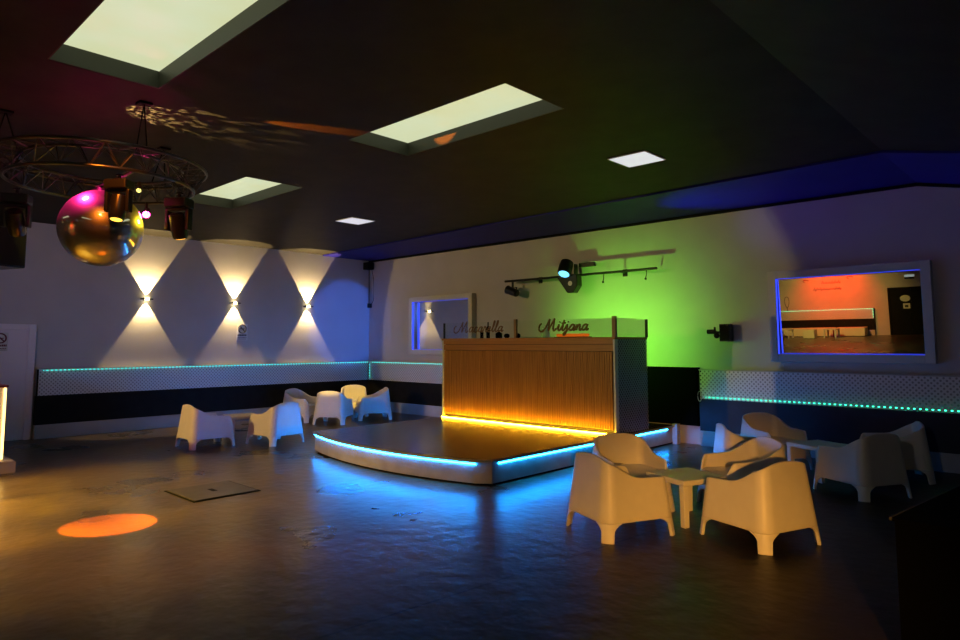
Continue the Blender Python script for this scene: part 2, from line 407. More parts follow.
for (px, py, w, mm) in ((bx0 + .03, by0 + .03, .016, 'black_metal'), (7.08, by0 + .03, .028, 'letter'), (bx1 - .02, by0 + .03, .032, 'letter'), (bx1 - .02, by1 + .03, .020, 'black_metal')):
    b1('post', mm, t, (px - w, px + w, py - w * .8, py + w * .8, ZT, zp if w > .025 else zp - .03))
for (xa, xb) in ((bx0 + .048, 7.05), (7.11, bx1 - .055)):
    g = b1('glass_screen', 'glass', t, (xa, xb, by0 + .026, by0 + .034, ZT + .004, zp - .03))
b1('glass_screen', 'glass', t, (bx1 - .024, bx1 - .016, by0 + .06, by1 + .008, ZT + .004, zp - .03))

GLY = {
 'M': (1.75, [[(-1.0, 1.25), (-1.25, .9), (-1.2, .2), (-.75, -.1), (-.3, .25), (.05, 1.2), (.25, 2.0)], [(.25, 2.0), (.3, 1.), (.38, .05)], [(.38, .05), (.75, 1.2), (1.05, 2.05)], [(1.05, 2.05), (1.08, 1.), (1.2, .1), (1.4, .05), (1.6, .35)]]),
 'i': (.62, [[(0, .3), (.22, 1.), (.22, .25), (.4, .03), (.62, .3)], [(.27, 1.35), (.30, 1.5)]]),
 't': (.66, [[(0, .3), (.28, 1.1), (.30, 1.75), (.25, .9), (.28, .2), (.45, .03), (.66, .3)], [(.02, 1.2), (.6, 1.28)]]),
 'j': (.66, [[(0, .3), (.3, 1.), (.3, -.3), (.1, -.75), (-.12, -.55), (.25, -.1), (.66, .3)], [(.34, 1.35), (.37, 1.5)]]),
 'a': (1.0, [[(.7, .85), (.4, 1.), (.1, .6), (.18, .12), (.45, .12), (.68, .6), (.74, 1.), (.70, .3), (.82, .03), (1.0, .3)]]),
 'n': (1.0, [[(0, .3), (.14, .95), (.14, .05), (.3, .75), (.5, .98), (.64, .75), (.64, .25), (.8, .03), (1.0, .3)]]),
 'c': (.82, [[(.62, .78), (.4, 1.), (.1, .6), (.2, .1), (.5, .03), (.82, .35)]]),
 'r': (.74, [[(0, .3), (.14, 1.1), (.24, .85), (.44, .9), (.42, .3), (.56, .03), (.74, .3)]]),
 'e': (.74, [[(0, .3), (.45, .6), (.45, .95), (.22, .95), (.1, .45), (.28, .03), (.74, .32)]]),
 'l': (.60, [[(0, .3), (.36, 1.2), (.40, 1.9), (.22, 1.9), (.18, .4), (.34, .03), (.60, .3)]]),
}
def smoothline(p, n=5):
    out = []
    P = [p[0]] + list(p) + [p[-1]]
    for i in range(1, len(P) - 2):
        for k in range(n):
            u = k / n; a, b, c, d = P[i - 1], P[i], P[i + 1], P[i + 2]
            out.append(tuple(.5 * (2 * b[j] + (c[j] - a[j]) * u + (2 * a[j] - 5 * b[j] + 4 * c[j] - d[j]) * u * u + (3 * b[j] - a[j] - 3 * c[j] + d[j]) * u ** 3) for j in (0, 1)))
    out.append(tuple(p[-1])); return out
def lettering(word, x0, x1, z0, xh, y, r, parent, m, slant=.22, flip=1):
    bm = NB(); w = sum(GLY[c][0] for c in word) + .95; sx = (x1 - x0) / (w + .35); cx = x0 + 1.3 * sx
    for c in word:
        for st in GLY[c][1]:
            tube(bm, [(cx + (p[0] + slant * p[1]) * sx, y, z0 + p[1] * xh) for p in smoothline(st)], r, 6)
        cx += GLY[c][0] * sx
    return obj('lettering', bm, m, parent, smooth=60)
lettering('Macarella', 5.46, 6.78, 2.01, .105, by0 + .012, .0105, t, 'letter')
lettering('Mitjana', 7.62, 8.68, 2.01, .105, by0 + .012, .0155, t, 'letter')

# things on the bar
def bottle(name, x, y, h, r, m, label, group=None):
    bm = NB(); lathe(bm, [(r * .9, 0), (r, .01), (r, h * .58), (r * .75, h * .68), (r * .34, h * .78), (r * .32, h * .96), (r * .4, h * .965), (r * .4, h)], seg=16)
    t = thing(name, label, 'bottle', (x, y, ZT + .001), 0, group)
    obj('body', bm, m, t, smooth=35)
    bm = NB(); lathe(bm, [(r * .43, h * .955), (r * .43, h * 1.01)], seg=12); obj('cap', bm, 'black_gloss', t, smooth=35)
yb = by0 + .22
bottle('bottle', 6.05, yb, .20, .034, 'bottle', 'short dark bottle, leftmost behind the left lettering on the bar', 'bottles on the bar')
bottle('bottle', 6.20, yb + .02, .31, .036, 'bottle', 'tallest dark bottle on the bar behind the left lettering', 'bottles on the bar')
bottle('bottle', 6.50, yb, .15, .066, 'bottle', 'squat black bottle on the bar between tall bottle and dark bowls', 'bottles on the bar')
for (x, r, lb) in ((6.70, .055, 'low black bowl on the bar next to the squat bottle'), (6.98, .045, 'small black bowl on the bar just left of the middle post')):
    bm = NB(); lathe(bm, [(r * .6, 0), (r, .03), (r * .95, .065), (r * .5, .085)], seg=18)
    tag(obj('bowl', bm, 'bottle', smooth=40, loc=(x, yb, ZT + .001)), lb, 'bowl')
jt = thing('glass_jar', 'pale round jar on the bar under the right lettering', 'jar', (7.62, yb, ZT + .001))
bm = NB(); lathe(bm, [(.06, 0), (.075, .02), (.075, .12), (.055, .145), (.055, .16)], seg=20); obj('body', bm, 'jar', jt, smooth=35)
bm = NB(); lathe(bm, [(.06, .16), (.06, .175), (.015, .18), (.012, .2)], seg=20); obj('lid', bm, 'jar', jt, smooth=35)
cr = thing('bar_glow', 'low orange glowing block on the bar under the right lettering', 'lamp', (8.22, yb, ZT + .001))  # glowing block stands in for an orange glow of unknown source
b1('base', 'black', cr, (-.36, .36, -.06, .06, 0, .012)); b1('shade', 'orange_glow', cr, (-.33, .33, -.05, .05, .0125, .065), bevel=.024)

# ------------------------------------------------------------------ light fittings
def aim(o, target):
    d = Vector(target) - o.location; o.rotation_euler = d.to_track_quat('-Z', 'Y').to_euler()
def lamp(kind, name, loc, target, energy, col, size=None, blend=.15, radius=.03):
    l = bpy.data.lights.new(name, kind); l.energy = energy; l.color = col
    o = bpy.data.objects.new(name, l); COL.objects.link(o); o.location = loc
    if kind == 'SPOT':
        l.spot_size = math.radians(size); l.spot_blend = blend; l.shadow_soft_size = radius
    elif kind == 'AREA':
        l.shape = 'RECTANGLE'; l.size, l.size_y = size
    else: l.shadow_soft_size = radius
    if target is not None: aim(o, target)
    return o

def moving_head(name, label, loc, rz, tilt, lens, s=1., up=False, group=None, cat='stage light'):
    """hangs below loc: base box, yoke and tilting head with its lens"""
    t = thing(name, label, cat, loc, rz, group); f = -1
    bm = NB(); box(bm, -.12 * s, .12 * s, -.09 * s, .09 * s, -.10 * s, 0); obj('base', bm, 'black_gloss', t, bevel=.012)
    bm = NB(); box(bm, -.012 * s, .012 * s, -.012 * s, .012 * s, 0, .07 * s); box(bm, -.03 * s, .03 * s, -.02 * s, .02 * s, .05 * s, .065 * s); obj('clamp', bm, 'black_metal', t)
    bm = NB()
    box(bm, -.115 * s, .115 * s, -.045 * s, .045 * s, -.135 * s, -.105 * s)
    for q in (-1, 1): box(bm, q * .115 * s - .018 * s, q * .115 * s + .018 * s, -.045 * s, .045 * s, -.34 * s, -.105 * s)
    obj('yoke', bm, 'black_gloss', t, bevel=.01)
    T = Matrix.Translation((0, 0, -.28 * s)) @ Matrix.Rotation(tilt, 4, 'X')
    bm = NB(); lathe(bm, [(.05 * s, -.13 * s), (.078 * s, -.11 * s), (.085 * s, .02 * s), (.078 * s, .12 * s), (.07 * s, .145 * s)], seg=20, T=T); h = obj('head', bm, 'black_gloss', t, smooth=35)
    bm = NB(); lathe(bm, [(.058 * s, .1455 * s), (.05 * s, .152 * s), (.02 * s, .155 * s)], seg=20, T=T); obj('lens', bm, lens, h, smooth=40)
    return t

# the three box sconces
for k, y in enumerate((-5.96, -3.98, -2.0)):
    z = 2.76
    t = thing('wall_sconce', ('small box wall light with up and down beam, nearest the door', 'middle box wall light above the small smoking sign', 'box wall light with up and down beam nearest the room corner')[k], 'wall light', (0, y, z), 0, 'box wall lights')
    b1('housing', 'black_metal', t, (.001, .13, -.11, .11, -.012, .012))
    b1('back_plate', 'black_metal', t, (.001, .012, -.05, .05, -.03, .03))
    for q in (-1, 1):
        bm = NB(); z0 = q * .014
        lathe(bm, [(.045, 0), (.045, .006), (.03, .010)], (.072, 0, 0), 16, T=Matrix.Translation((0, 0, z0)) @ Matrix.Rotation(0 if q > 0 else PI, 4, 'X'))
        obj('lens', bm, 'lens_warm', t, smooth=40)
        lamp('SPOT', 'sconce_beam', (.06, y, z + q * .032), (.06 - (.03 if q > 0 else .08), y, z + q * 1.032), 400 if q > 0 else 180, (1., .70, .28), 66, .10, .010)

# square LED panels in the ceiling
for (x, y, lb) in ((10.72, -3.89, 'larger looking square white ceiling light nearer the viewer, right of the skylights'), (4.62, -3.86, 'small square white ceiling light near the far left corner')):
    t = thing('ceiling_light', lb, 'ceiling light', (x, y, ZC), 0, 'square ceiling lights')
    b1('frame', 'white', t, (-.27, .27, -.27, .27, -.012, -.001)); b1('diffuser', 'panel', t, (-.255, .255, -.255, .255, -.015, -.0125))

# rail with lights on the back wall
t = thing('lighting_rail', 'long black lighting rail on the green lit wall above the bar', 'lighting rail')
bm = NB(); cyl(bm, (5.33, -.30, 3.17), (9.04, -.30, 3.17), .025, 12); obj('rail', bm, 'black_metal', t, smooth=40)
for x in (6.1, 8.2):
    bm = NB(); cyl(bm, (x, -.001, 3.17), (x, -.275, 3.17), .014, 10); box(bm, x - .05, x + .05, -.012, -.001, 3.10, 3.24); obj('bracket', bm, 'black_metal', t)
for x in (7.9, 8.83):
    bm = NB(); tube(bm, [(x, -.30, 3.15), (x, -.31, 3.06), (x - .02, -.31, 3.0)], .008, 6); sphere(bm, (x - .02, -.31, 2.99), .022, 10, 6); obj('cable_end', bm, 'black_metal', t)
t = thing('moving_head_light', 'black moving head light with blue lens on the middle of the wall rail', 'stage light', (7.09, -.34, 3.17))
bm = NB(); prism(bm, [(-.30, -.12), (.32, -.12), (.32, .10), (-.30, .10)], -.02, .0)
bm.free(); bm = NB()
# triangular hanging base below the rail
v0 = [(-.26, 0.), (.26, .02), (.27, -.22), (.16, -.36), (.02, -.36)]
a = [bm.verts.new((p[0], -.10, p[1])) for p in v0]; b = [bm.verts.new((p[0], .08, p[1])) for p in v0]
bm.faces.new(a); bm.faces.new(b[::-1])
for i in range(5): bm.faces.new([a[i], b[i], b[(i + 1) % 5], a[(i + 1) % 5]])
obj('base', bm, 'black_gloss', t, bevel=.015)
bm = NB(); T = Matrix.Translation((.0, -.12, .12)) @ Matrix.Rotation(math.radians(118), 4, 'X')
T = Matrix.Translation((.02, -.13, .16)) @ Matrix.Rotation(math.radians(10), 4, 'Z') @ Matrix.Rotation(math.radians(148), 4, 'X')
lathe(bm, [(.09, -.15), (.13, -.12), (.145, 0), (.14, .14), (.125, .17)], seg=22, T=T); h = obj('head', bm, 'black_gloss', t, smooth=35)
bm = NB(); lathe(bm, [(.11, .171), (.10, .18), (.03, .185)], seg=22, T=T); obj('lens', bm, 'lens_cyan', h, smooth=40)
b1('side_arm', 'black_gloss', t, (-.17, -.14, -.06, .03, -.02, .22)); b1('side_arm', 'black_gloss', t, (.17, .20, -.06, .03, -.02, .22))
b1('power_box', 'black_metal', t, (.18, .55, .1, .16, .17, .25))
bm = NB(); lathe(bm, [(.05, -.002), (.05, .004)], seg=14, T=Matrix.Translation((.1, -.10, -.17)) @ Matrix.Rotation(PI / 2, 4, 'X')); obj('badge', bm, 'steel', t)
t = thing('par_light', 'small black lamp hanging at the left end of the wall rail', 'stage light', (5.55, -.30, 3.145))
bm = NB(); box(bm, -.02, .02, -.015, .015, -.12, 0); box(bm, -.11, .11, -.015, .015, -.13, -.115); box(bm, -.115, -.10, -.02, .02, -.25, -.115); box(bm, .10, .115, -.02, .02, -.25, -.115); obj('yoke', bm, 'black_metal', t)
bm = NB(); T = Matrix.Translation((0, 0, -.215)) @ Matrix.Rotation(math.radians(-70), 4, 'Y'); lathe(bm, [(.06, -.15), (.085, -.12), (.09, .10), (.10, .16)], seg=18, T=T); h = obj('can', bm, 'black_gloss', t, smooth=35)
bm = NB(); lathe(bm, [(.085, .161), (.06, .165)], seg=18, T=T); obj('lens', bm, 'steel', h)

# small bracketed speaker on the back wall
t = thing('wall_speaker', 'small black speaker on a side bracket between the bar and the framed mirror', 'speaker', (10.24, 0, 1.98))
b1('cabinet', 'black_gloss', t, (-.09, .09, -.24, -.08, -.16, .14), bevel=.012)
b1('grille', 'black', t, (-.075, .075, -.246, -.241, -.14, .12))
bm = NB(); cyl(bm, (-.09, -.16, 0), (-.20, -.16, -.01), .022, 10); sphere(bm, (-.17, -.16, -.06), .05, 12, 8); cyl(bm, (-.20, -.16, .09), (-.20, -.16, -.06), .018, 10)
cyl(bm, (-.20, -.16, .01), (-.33, -.16, .01), .040, 12); cyl(bm, (-.2, -.16, 0), (-.2, -.001, 0), .02, 10); obj('bracket', bm, 'black_metal', t, smooth=40)
# black box in the corner with its conduit
t = thing('corner_speaker', 'small black box high in the room corner with a cable running down', 'speaker', (.0, 0, 0))
b1('cabinet', 'black', t, (.03, .26, -.26, -.052, 3.86, 4.06), bevel=.012)
bm = NB(); tube(bm, [(.05, -.06, 3.86), (.045, -.05, 3.3), (.05, -.05, 2.9)], .012, 8); tube(bm, [(.20, -.08, 3.86), (.22, -.03, 3.6), (.22, -.03, 3.0), (.12, -.05, 2.85)], .008, 8); obj('cable', bm, 'black_metal', t, smooth=50)
b1('junction_box', 'black_metal', t, (.02, .12, -.08, -.003, 2.80, 2.92))

# ------------------------------------------------------------------ mirrors
def wall_mirror(label, x0, x1, z0, z1, fw, tilt, yaw, cx):
    t = thing('wall_mirror', label, 'mirror')
    dpt = .15
    b1('frame', 'frame', t, (x0, x0 + fw, -dpt, -.001, z0, z1), (x1 - fw, x1, -dpt, -.001, z0, z1), (x0 + fw, x1 - fw, -dpt, -.001, z1 - fw, z1), (x0 + fw, x1 - fw, -dpt, -.001, z0, z0 + fw), bevel=.006)
    w, h = (x1 - x0) / 2 - fw - .012, (z1 - z0) / 2 - fw - .012
    T = Matrix.Translation((cx, -.048, (z0 + z1) / 2)) @ Matrix.Rotation(yaw, 4, 'Z') @ Matrix.Rotation(tilt, 4, 'X')
    bm = NB(); box(bm, -w, w, -.002, .002, -h, h, T); obj('mirror_glass', bm, 'mirror', t)
    e = .004; i = fw
    for (a, b, c, d, y0, y1) in ((x0 + i, x0 + i + e, z0 + i, z1 - i, -.135, -.085), (x0 + i + e, x1 - i - e, z1 - i - e, z1 - i, -.12, -.10), (x0 + i + e, x1 - i - e, z0 + i, z0 + i + e, -.125, -.095)):
        b1('led_strip', 'led_blue', t, (a, b, y0, y1, c, d))
wall_mirror('wide white framed mirror with blue light edge reflecting a red lit wall', 10.96, 13.22, 1.49, 2.965, .125, math.radians(2.5), 0, 12.09)
wall_mirror('white framed mirror left of the bar reflecting the wall lights', 1.87, 4.15, 1.52, 2.99, .125, math.radians(.2), math.radians(-1.9), 3.01)

# ------------------------------------------------------------------ signs
def nosmoke(t, s, face, ink, T):
    bm = NB(); box(bm, 0, .006, -.5 * s, .5 * s, -.72 * s, .72 * s, T); obj('plate', bm, face, t)
    bm = NB()
    n = 28; ring = [(.009, .36 * s * math.cos(2 * PI * k / n), .28 * s + .36 * s * math.sin(2 * PI * k / n)) for k in range(n)]
    tube(bm, [T @ Vector(p) for p in ring], .055 * s, 6, closed=True)
    tube(bm, [T @ Vector((.009, -.25 * s, .53 * s)), T @ Vector((.009, .25 * s, .03 * s))], .05 * s, 6)
    box(bm, .006, .010, -.28 * s, .2 * s, .25 * s, .32 * s, T)
    obj('symbol', bm, ink, t)
    for (z, h) in ((-.28, .16), (-.5, .06), (-.62, .04)):
        bm = NB(); y = -.42
        while y < .40:
            w = random.uniform(.06, .12); box(bm, .006, .009, y * s, min(y + w, .42) * s, (z - h / 2) * s, (z + h / 2) * s, T); y += w + .025
        obj('lettering', bm, ink, t)
t = thing('no_smoking_sign', 'small white no smoking sign with dark ring under the middle wall light', 'sign', (.001, -3.75, 2.08))
nosmoke(t, .27, 'sign_white', 'sign_dark', Matrix.Identity(4))
t = thing('door_sign', 'small white sign with dark red print on the white door at the left edge', 'sign', (.026, -8.50, 1.84))
nosmoke(t, .24, 'sign_white', 'sign_red', Matrix.Identity(4))

# ------------------------------------------------------------------ chairs
HW, HD, RC = .392, .415, .13       # half width, half depth and corner radius at floor level
def plan(s):
    """s in 0..4: closed rounded rectangle, starting at the middle of the front, running right side, back, left side. Returns x, y"""
    per = []
    w, d, r = HW, HD, RC
    segs = [('l', (0, d), (w - r, d)), ('a', (w - r, d - r), PI / 2, 0), ('l', (w, d - r), (w, -d + r)), ('a', (w - r, -d + r), 0, -PI / 2),
            ('l', (w - r, -d), (-w + r, -d)), ('a', (-w + r, -d + r), -PI / 2, -PI), ('l', (-w, -d + r), (-w, d - r)), ('a', (-w + r, d - r), PI, PI / 2), ('l', (-w + r, d), (0, d))]
    ln = [math.dist(q[1], q[2]) if q[0] == 'l' else abs(q[3] - q[2]) * r for q in segs]
    tot = sum(ln); u = (s % 1.) * tot
    for q, l_ in zip(segs, ln):
        if u <= l_ + 1e-9:
            f = u / l_
            if q[0] == 'l': return (q[1][0] + (q[2][0] - q[1][0]) * f, q[1][1] + (q[2][1] - q[1][1]) * f)
            a = q[2] + (q[3] - q[2]) * f; return (q[1][0] + r * math.cos(a), q[1][1] + r * math.sin(a))
        u -= l_
    return (0, d)
def sstep(a, b, x):
    t = max(0., min(1., (x - a) / (b - a))); return t * t * (3 - 2 * t)
def rim(x, y):
    """height of the shell's upper edge above plan point"""
    yy = y / HD
    back = .745 - .06 * (abs(x) / HW) ** 2.4
    arm = .545 - .015 * yy
    h = arm + (back - arm) * (1 - sstep(-1.0, .12, yy)) ** 1.15
    return h
def shell_pt(s, z):
    x, y = plan(s); k = z / .74
    return Vector((x * (1 - .235 * k), y * (1 - .20 * k), z))
NS = 144
def top_of(s):
    x, y = plan(s); h = rim(x, y)
    # across the front the shell drops to the seat edge
    f = sstep(.72, .99, y / HD) if abs(x) < HW - .02 else sstep(.86, .985, y / HD) * .2
    fr = .37
    if y > HD - RC:
        a = math.atan2(y - (HD - RC), max(1e-6, abs(x) - (HW - RC))) / (PI / 2) if abs(x) > HW - RC else 1.
        h = h + (fr - h) * sstep(.30, .95, a)
    return h
def solid(o, th=.026, bev=.008):
    sm = o.modifiers.new('solid', 'SOLIDIFY'); sm.thickness = th; sm.offset = -1
    b = o.modifiers.new('bevel', 'BEVEL'); b.width = bev; b.segments = 2; b.limit_method = 'ANGLE'; b.angle_limit = math.radians(60)
ZL = .165
def make_chair(label, loc, rz, group):
    t = thing('tub_chair', label, 'chair', loc, rz, group)
    bm = NB(); rows = 9; cols = []
    for i in range(NS):
        s = i / NS; h = top_of(s)
        cols.append([bm.verts.new(shell_pt(s, ZL + (h - ZL) * j / rows)) for j in range(rows + 1)])
    for i in range(NS):
        A, B = cols[i], cols[(i + 1) % NS]
        for j in range(rows): bm.faces.new([A[j], B[j], B[j + 1], A[j + 1]])
    o = obj('shell', bm, 'chair', t, smooth=50); solid(o)
    # seat: dished pan inside the shell
    bm = NB(); rings = []
    for (f, z) in ((.965, .375), (.90, .382), (.7, .378), (.4, .368), (.15, .365)):
        ring = []
        for i in range(NS // 2):
            p = shell_pt(i * 2 / NS, .375); ring.append(bm.verts.new((p.x * f, p.y * f, z)))
        rings.append(ring)
    for A, B in zip(rings, rings[1:]):
        for i in range(len(A)): bm.faces.new([A[i], A[(i + 1) % len(A)], B[(i + 1) % len(A)], B[i]])
    bm.faces.new(rings[-1])
    obj('seat', bm, 'chair', t, smooth=60)
    # four corner legs grown out of the shell
    per = []
    x0 = []
    for i in range(2000):
        x, y = plan(i / 2000); x0.append((x, y))
    for (qx, qy) in ((1, 1), (1, -1), (-1, -1), (-1, 1)):
        ci = max(range(2000), key=lambda i: qx * x0[i][0] / HW + qy * x0[i][1] / HD); sc = ci / 2000
        bm = NB(); R = 8; C = 14; g = []
        for j in range(R + 1):
            f = j / R; z = ZL * (1 - f) + .0 * f
            w = .060 + .070 * (max(0., 1 - f * 2.3)) ** 2.2 - .008 * f
            g.append([bm.verts.new(shell_pt(sc + (2 * c / C - 1) * w / 2.5, z)) for c in range(C + 1)])
        for j in range(R):
            for c in range(C): bm.faces.new([g[j][c], g[j][c + 1], g[j + 1][c + 1], g[j + 1][c]])
        for f_ in bm.faces: f_.normal_update()
        # make normals point outwards (solidify grows inwards)
        cen = Vector((0, 0, .1))
        me = bpy.data.meshes.new('leg'); bm.faces.ensure_lookup_table()
        f0 = bm.faces[len(bm.faces) // 2]
        if f0.normal.dot(f0.calc_center_median() - cen) < 0: bmesh.ops.reverse_faces(bm, faces=bm.faces)
        bm.to_mesh(me); bm.free(); lo = bpy.data.objects.new('leg', me); COL.objects.link(lo); lo.parent = t; me.materials.append(M['chair'])
        for p in me.polygons: p.use_smooth = True
        solid(lo, .03, .004)
    return t

def rz_of(fx, fy): return math.atan2(-fx, fy)
CH = [  # x, y, facing, label
    (11.44, -5.65, (.28, .64), 'warm lit cream tub chair nearest the stage corner, its back to the viewer'),
    (12.53, -5.03, (-.69, .25), 'closest cream tub chair, side and back lit golden, right of the low table'),
    (11.00, -4.72, (.80, -.60), 'cream tub chair with its open front to the low table, beside the stage edge'),
    (11.98, -3.95, (-.60, -.80), 'brown shaded tub chair just behind the closest golden chair'),
    (11.52, -2.65, (.80, .60), 'pale tub chair with bright blue back in front of the navy wall panel'),
    (11.34, -1.24, (.85, -.53), 'dark brown shaded tub chair by the navy wall panel with blue outer side'),
    (12.725, -2.32, (-.87, .49), 'grey and brown tub chair with its back to the viewer under the red mirror'),
    (12.80, -.98, (-.93, -.37), 'pale tub chair against the wall at the far right under the mirror'),
    (3.29, -6.04, (.03, 1.), 'leftmost tub chair with lavender side and brown back'),
    (3.83, -4.99, (-.98, -.16), 'tub chair with orange brown side and bright blue back in the left seating group'),
    (1.17, -2.78, (.92, .36), 'grey tub chair with yellow inside half hidden at the far left wall'),
    (2.06, -2.52, (-.576, .815), 'dark blue tub chair with its back to the viewer behind the stage corner'),
    (1.05, -1.26, (.80, -.60), 'yellow glowing tub chair in the far room corner'),
    (2.04, -1.40, (-.45, -.89), 'bright blue tub chair in side view beside the far wall left of the bar'),
]
first = None
for (x, y, f, lb) in CH:
    g = 'tub chairs around the low tables'
    if first is None: first = make_chair(lb, (x, y, 0), rz_of(*f), g)
    else: dup(first, (x, y, 0), rz_of(*f), lb, g)

def make_table(label, loc, rz):
    t = thing('side_table', label, 'table', loc, rz, 'low square tables')
    s, h = .285, .45
    b1('table_top', 'table', t, (-s, s, -s, s, h - .055, h), bevel=.012)
    for qx in (-1, 1):
        for qy in (-1, 1):
            bm = NB(); a, b = s - .075, s - .006
            vs = []
            for (z, i) in ((0, .008), (h - .055, 0)):
                vs.append([bm.verts.new((qx * (p[0] - i * 0), qy * (p[1] - i * 0), z)) for p in ((a + i, a + i), (b, a + i), (b, b), (a + i, b))])
            bm.faces.new(vs[0]); bm.faces.new(vs[1][::-1])
            for k in range(4): bm.faces.new([vs[0][k], vs[0][(k + 1) % 4], vs[1][(k + 1) % 4], vs[1][k]])
            obj('leg', bm, 'table', t, bevel=.006)
    return t
t0 = make_table('low square cream table among the four closest tub chairs', (11.74, -4.84, 0), math.radians(-22))
dup(t0, (12.10, -1.70, 0), math.radians(-27), 'low square table with blue lit legs in front of the dark brown chair')
dup(t0, (2.93, -5.18, 0), math.radians(-10), 'low square table between the leftmost chair and its blue backed neighbour')

# ------------------------------------------------------------------ floor hatch
t = thing('floor_hatch', 'square metal hatch plate with a finger slot in the floor', 'floor hatch', (6.93, -7.58, 0), math.radians(0))
b1('plate', 'hatch', t, (-.40, .40, -.385, .385, .001, .016), bevel=.003)
b1('handle_recess', 'black', t, (-.08, .08, -.03, .03, .0162, .0175))
b1('edge_frame', 'black', t, (-.42, .42, -.41, -.388, .001, .008), (-.42, .42, .388, .41, .001, .008), (-.42, -.402, -.388, .388, .001, .008), (.402, .42, -.388, .388, .001, .008))

# ------------------------------------------------------------------ black counter at the right edge
t = thing('black_counter', 'tall plain black counter cut by the right edge in front', 'counter', (14.00, -6.94, 0), math.radians(-6.7))
b1('body', 'matt_black', t, (.02, 1.6, .02, 1.9, 0, .78)); b1('counter_top', 'matt_black', t, (.012, 1.62, 0, 1.92, .781, .80)); b1('edge_trim', 'edge_grey', t, (0, .0115, 0, 1.92, .785, .802))

# ------------------------------------------------------------------ booth at the left edge
t = thing('light_booth', 'white booth with glowing warm edge on a low plinth at the left edge', 'booth', (3.72, -8.93, 0))
b1('plinth', 'conc', t, (-1.3, 0, -1.6, 0, 0, .15))
b1('plinth_top', 'white', t, (-1.28, -.02, -1.58, -.02, .151, .165))
b1('cabinet', 'door', t, (-1.1, -.20, -1.4, -.12, .166, 1.18)); b1('cabinet_top', 'sign_red', t, (-1.12, -.18, -1.42, -.10, 1.181, 1.21))
b1('led_strip', 'led_warm', t, (-.198, -.172, -.15, -.122, .18, 1.17))

# ------------------------------------------------------------------ truss ring, mirror ball, hung lights
RCX, RCY, RCZ, RR = 7.315, -9.056, 3.567, .88
t = thing('truss_ring', 'round black lighting truss hanging under the ceiling at upper left', 'lighting truss', (RCX, RCY, RCZ))
nseg = 64
chords = ((RR + .125, .11), (RR - .125, .11), (RR, -.10))
for (r, dz) in chords:
    bm = NB(); tube(bm, [(r * math.cos(2 * PI * k / nseg), r * math.sin(2 * PI * k / nseg), dz) for k in range(nseg)], .0165, 8, closed=True)
    obj('chord', bm, 'alu', t, smooth=60)
bm = NB(); nb = 22
def cp(i, k): r, dz = chords[i]; a = 2 * PI * k / nb; return (r * math.cos(a), r * math.sin(a), dz)
for k in range(nb):
    cyl(bm, cp(0, k), cp(1, k + .5), .006, 6); cyl(bm, cp(1, k + .5), cp(0, k + 1), .006, 6)
    cyl(bm, cp(0, k), cp(2, k + .5), .006, 6); cyl(bm, cp(2, k + .5), cp(0, k + 1), .006, 6)
    cyl(bm, cp(1, k), cp(2, k + .5), .006, 6); cyl(bm, cp(2, k + .5), cp(1, k + 1), .006, 6)
obj('bracing', bm, 'alu', t, smooth=60)
bm = NB()
cyl(bm, (-RR, 0, -.10), (RR, 0, -.10), .02, 10); obj('cross_bar', bm, 'black_metal', t, smooth=60)
for (a, tr) in ((2.15, .95), (4.3, .90), (6.35, .90)):
    bm = NB(); c, q = math.cos(a), math.sin(a); top = (tr * c, tr * q, ZC - RCZ - .001)
    cyl(bm, ((RR + .125) * c, (RR + .125) * q, .11), top, .006, 8); cyl(bm, ((RR - .125) * c, (RR - .125) * q, .11), top, .006, 8)
    box(bm, top[0] - .06, top[0] + .06, top[1] - .06, top[1] + .06, top[2] - .02, top[2]); obj('hanger', bm, 'black', t)

BR = .402
t = thing('mirror_ball', 'big mirror ball with pink reflections hanging under the truss ring', 'mirror ball', (RCX, RCY, 3.009))
bm = NB(); sphere(bm, (0, 0, 0), BR, 64, 40); obj('ball', bm, 'ball', t, smooth=60)
bm = NB(); lathe(bm, [(.06, BR - .012), (.06, BR + .03), (.012, BR - .012 + .055)], seg=16); obj('collar', bm, 'black_metal', t, smooth=40)
b1('motor', 'black_metal', t, (-.06, .06, -.06, .06, BR + .043, 0.437))

moving_head('moving_head_light', 'black moving head light at the right end of the truss ring', (7.680, -8.408, RCZ - .195), math.radians(35), math.radians(200), 'lens_amber', 1.03)
moving_head('moving_head_light', 'black moving head light at the left edge under the truss ring', (6.655, -9.682, RCZ - .195), math.radians(60), math.radians(215), 'lens_amber', 1.03)
moving_head('moving_head_light', 'moving head light lit orange in front of the mirror ball', (8.089, -9.147, RCZ - .195), math.radians(40), math.radians(170), 'lens_amber', .92)
def par(label, loc, target, lens, s=1.):
    t = thing('par_light', label, 'stage light', loc)
    bm = NB(); box(bm, -.012, .012, -.012, .012, 0, .10 * s); box(bm, -.07 * s, .07 * s, -.008, .008, -.006, .006); box(bm, -.075 * s, -.063 * s, -.012, .012, -.09 * s, 0); box(bm, .063 * s, .075 * s, -.012, .012, -.09 * s, 0); obj('yoke', bm, 'black_metal', t)
    d = (Vector(target) - Vector(loc)).normalized(); T = Matrix.Translation((0, 0, -.08 * s)) @ d.to_track_quat('Z', 'Y').to_matrix().to_4x4()
    bm = NB(); lathe(bm, [(.035 * s, -.09 * s), (.055 * s, -.07 * s), (.058 * s, .06 * s), (.05 * s, .065 * s)], seg=16, T=T); h = obj('can', bm, 'black_gloss', t, smooth=35)
    bm = NB(); lathe(bm, [(.045 * s, .066 * s), (.04 * s, .07 * s), (.01 * s, .072 * s)], seg=16, T=T); obj('lens', bm, lens, h)
    return t
CAM = (14.94, -11.314, 1.78)
par('small stage lamp shining pink, beside the mirror ball', (7.179, -8.567, 3.305), (9.5, -9.4, 3.02), 'lens_pink', .8)
